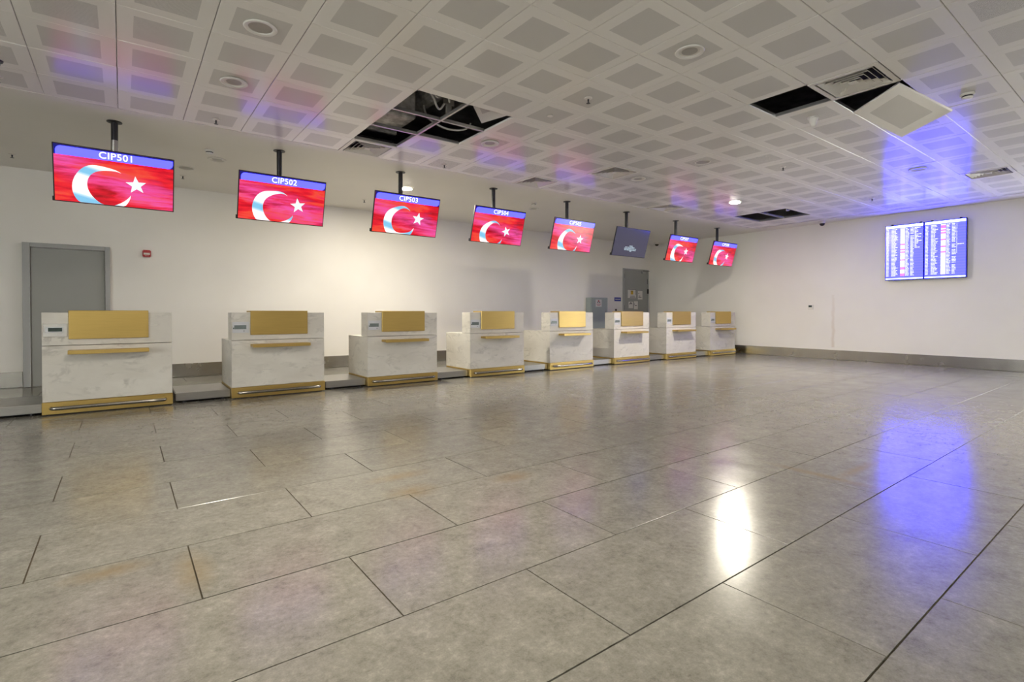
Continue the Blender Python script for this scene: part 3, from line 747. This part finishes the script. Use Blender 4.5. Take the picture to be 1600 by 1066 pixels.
ob('base', MB().lathe([(0, -.002), (.06, -.002), (.058, -.016), (0, -.018)], 20), M_WHITE, t, smooth=True)
ob('head', MB().lathe([(.052, -.0185), (.040, -.06), (.020, -.105), (0, -.112)], 20), M_WHITE, t, smooth=True)
t = thing('ceiling_sensor', 'small black eyeball sensor in a panel near the row end', 'sensor', (gx(-1.42), gy(1.2), H))
ob('base', MB().lathe([(0, -.002), (.05, -.002), (.046, -.014), (0, -.016)], 18), M_BLACK, t, smooth=True); ob('eye', MB().lathe([(.03, -.0165), (.028, -.04), (.012, -.055), (0, -.058)], 14), M_BLACK, t, smooth=True)
def dome(x, y, label):
    t = thing('dome_camera', label, 'security camera', (x, y, H), 0, 'dome cameras')
    ob('base', MB().lathe([(0, -.001), (.075, -.001), (.075, -.045), (.066, -.058), (0, -.058)], 24), M_WHITEM, t, smooth=True)
    ob('dome', MB().lathe([(.060, -.0585), (.056, -.082), (.040, -.105), (.018, -.115), (0, -.117)], 20), M_LENS, t, smooth=True)
dome(13.66, 5.52, 'dome camera under the plaster strip along the end wall')
dome(13.61, 10.37, 'dark dome camera in the corner above the tall grey door')

# ------------------------------------------------------------------ back wall: doors and fittings
d1 = struct(ob('door_1', MB().box(-1.134, -.232, YB - .022, YB - .001, .008, 2.176, .002), M_DOOR), 'plain grey door in a wide grey frame', 'door')
b = MB().box(-1.228, -1.140, YB - .060, YB - .001, .002, 2.250, .003).box(-.226, -.160, YB - .060, YB - .001, .002, 2.250, .003).box(-1.1395, -.2265, YB - .060, YB - .001, 2.182, 2.250, .003)
ob('door_frame', b, M_FRAME, d1)
fa = thing('fire_alarm_sounder', 'red fire alarm sounder on the back wall beside the grey framed door', 'fire alarm', (.342, YB, 2.18))
ob('body', MB().box(-.060, .060, -.045, -.001, -.062, .062, .012, 2), M_RED, fa); ob('label_strip', MB().box(-.044, .044, -.0465, -.0455, -.022, .012), M_PAPER, fa)
for q in range(3): ob('led', MB().box(-.02 + .02 * q - .004, -.02 + .02 * q + .004, -.0465, -.0455, -.044, -.036), M_PAPER, fa)
d2 = struct(ob('door_2', MB().box(12.70, 13.86, YB - .030, YB - .001, .008, 2.52, .002), M_DOOR), 'tall grey green door with notices in the corner of the back wall', 'door')
ob('door_frame', MB().box(12.648, 12.695, YB - .045, YB - .001, .002, 2.562, .002).box(13.865, 13.892, YB - .045, YB - .001, .002, 2.562, .002).box(12.6955, 13.8645, YB - .045, YB - .001, 2.525, 2.562, .002), M_FRAME, d2)
cl = ob('door_closer', MB().box(13.52, 13.70, YB - .085, YB - .0305, 2.43, 2.50, .006), M_FRAME, d2); ob('closer_arm', MB().box(13.55, 13.85, YB - .11, YB - .0855, 2.505, 2.52), M_BLACK, cl)
ob('handle', MB().box(13.825, 13.848, YB - .085, YB - .0305, 1.78, 1.93, .004), M_BLACK, d2)
for zz in (.3, 1.25, 2.25): ob('hinge', MB().tube([(12.698, YB - .038, zz), (12.698, YB - .038, zz + .14)], .010, 8), M_BLACK, d2)
ob('lock_plate', MB().box(13.835, 13.853, YB - .036, YB - .0305, 2.10, 2.26, .002), M_BLACK, d2)
def notice(x0, x1, z0, z1, label, marks, yb=YB - .0305):
    t = tag(ob('paper_notice', MB().box(x0, x1, yb - .0012, yb - .0004, z0, z1), M_PAPER), label, 'paper notice', 'paper notices')
    for (a0, a1, b0, b1, m) in marks: ob('print', MB().box(x0 + (x1 - x0) * a0, x0 + (x1 - x0) * a1, yb - .0022, yb - .0014, z0 + (z1 - z0) * b0, z0 + (z1 - z0) * b1), m, t)
notice(12.867, 13.264, 1.623, 1.901, 'framed white notice with a yellow square on the tall grey door', [(.0, 1, .97, 1, M_INK), (.97, 1, .4, .97, M_INK), (.36, .66, .42, .86, M_YEL), (.36, .66, .72, .86, M_INK), (.3, .85, .20, .25, M_INK), (.25, .95, .08, .13, M_INK)])
notice(13.357, 13.589, 1.585, 1.862, 'white notice with two dark lines beside the yellow square notice', [(.15, .55, .36, .43, M_INK), (.15, .8, .20, .27, M_INK), (.1, .3, .7, .75, M_INK)])
notice(12.908, 13.119, 1.299, 1.505, 'white notice with dark speckled print below the yellow square notice', [(.42, .62, .72, .92, M_INK), (.22, .42, .60, .78, M_INK), (.60, .80, .62, .78, M_INK)])
notice(13.171, 13.360, 1.265, 1.526, 'plain white notice with one short line, low on the tall grey door', [(.2, .75, .42, .50, M_INK), (.05, .12, .5, .75, M_INK)])
cb = thing('electrical_cabinet', 'blue grey electrical cabinet on the back wall behind the CIP505 counter', 'cabinet', (11.38, YB, .45))
ob('body', MB().box(-.365, .365, -.20, -.001, 0, 1.155, .006), M_BOX, cb)
dd = ob('cabinet_door', MB().box(-.345, .345, -.216, -.2005, .02, 1.135, .004), M_BOX, cb); ob('handle', MB().box(.235, .262, -.236, -.2165, .60, .72, .004), M_BLACK, dd); ob('lock', MB().box(.242, .256, -.224, -.2165, .74, .76), M_RED, dd)
notice(11.21, 11.47, 1.33, 1.55, 'white warning notice on the blue grey electrical cabinet', [(.40, .60, .70, .88, M_RED), (.28, .44, .55, .68, M_INK), (.56, .74, .55, .68, M_INK), (.15, .85, .34, .39, M_RED), (.22, .75, .15, .20, M_RED)], YB - .2165)
sg = tag(ob('wall_sign', MB().box(12.268, 12.566, YB - .012, YB - .001, 1.516, 1.634, .002), M_BLUE), 'small blue sign on the back wall beside the tall grey door', 'sign')
b = MB(); rr = random.Random(1); x = 12.30
while x < 12.53:
    ww = rr.uniform(.012, .03); b.box(x, x + ww, YB - .0138, YB - .0125, 1.562, 1.588); x += ww + .008
ob('lettering', b, M_PAPER, sg)['kind'] = 'stuff'
sw = thing('wall_switch', 'small black push button on the back wall below the blue sign', 'switch', (12.325, YB, 1.24))
ob('plate', MB().box(-.045, .045, -.012, -.001, -.045, .045, .004), M_WHITE, sw); ob('button', MB().lathe([(0, 0), (.034, 0), (.034, .018), (.026, .024), (0, .024)], 18), M_BLACK, sw, (0, -.0122, 0), (PI / 2, 0, 0), smooth=True)
th = thing('thermostat', 'small white thermostat with dark window on the end wall', 'thermostat', (XR, 5.92, 1.30))
ob('plate', MB().box(-.022, -.001, -.062, .062, -.062, .062, .006), M_WHITE, th); ob('window', MB().box(-.0245, -.0225, -.035, .045, -.005, .045), M_LCDD, th)
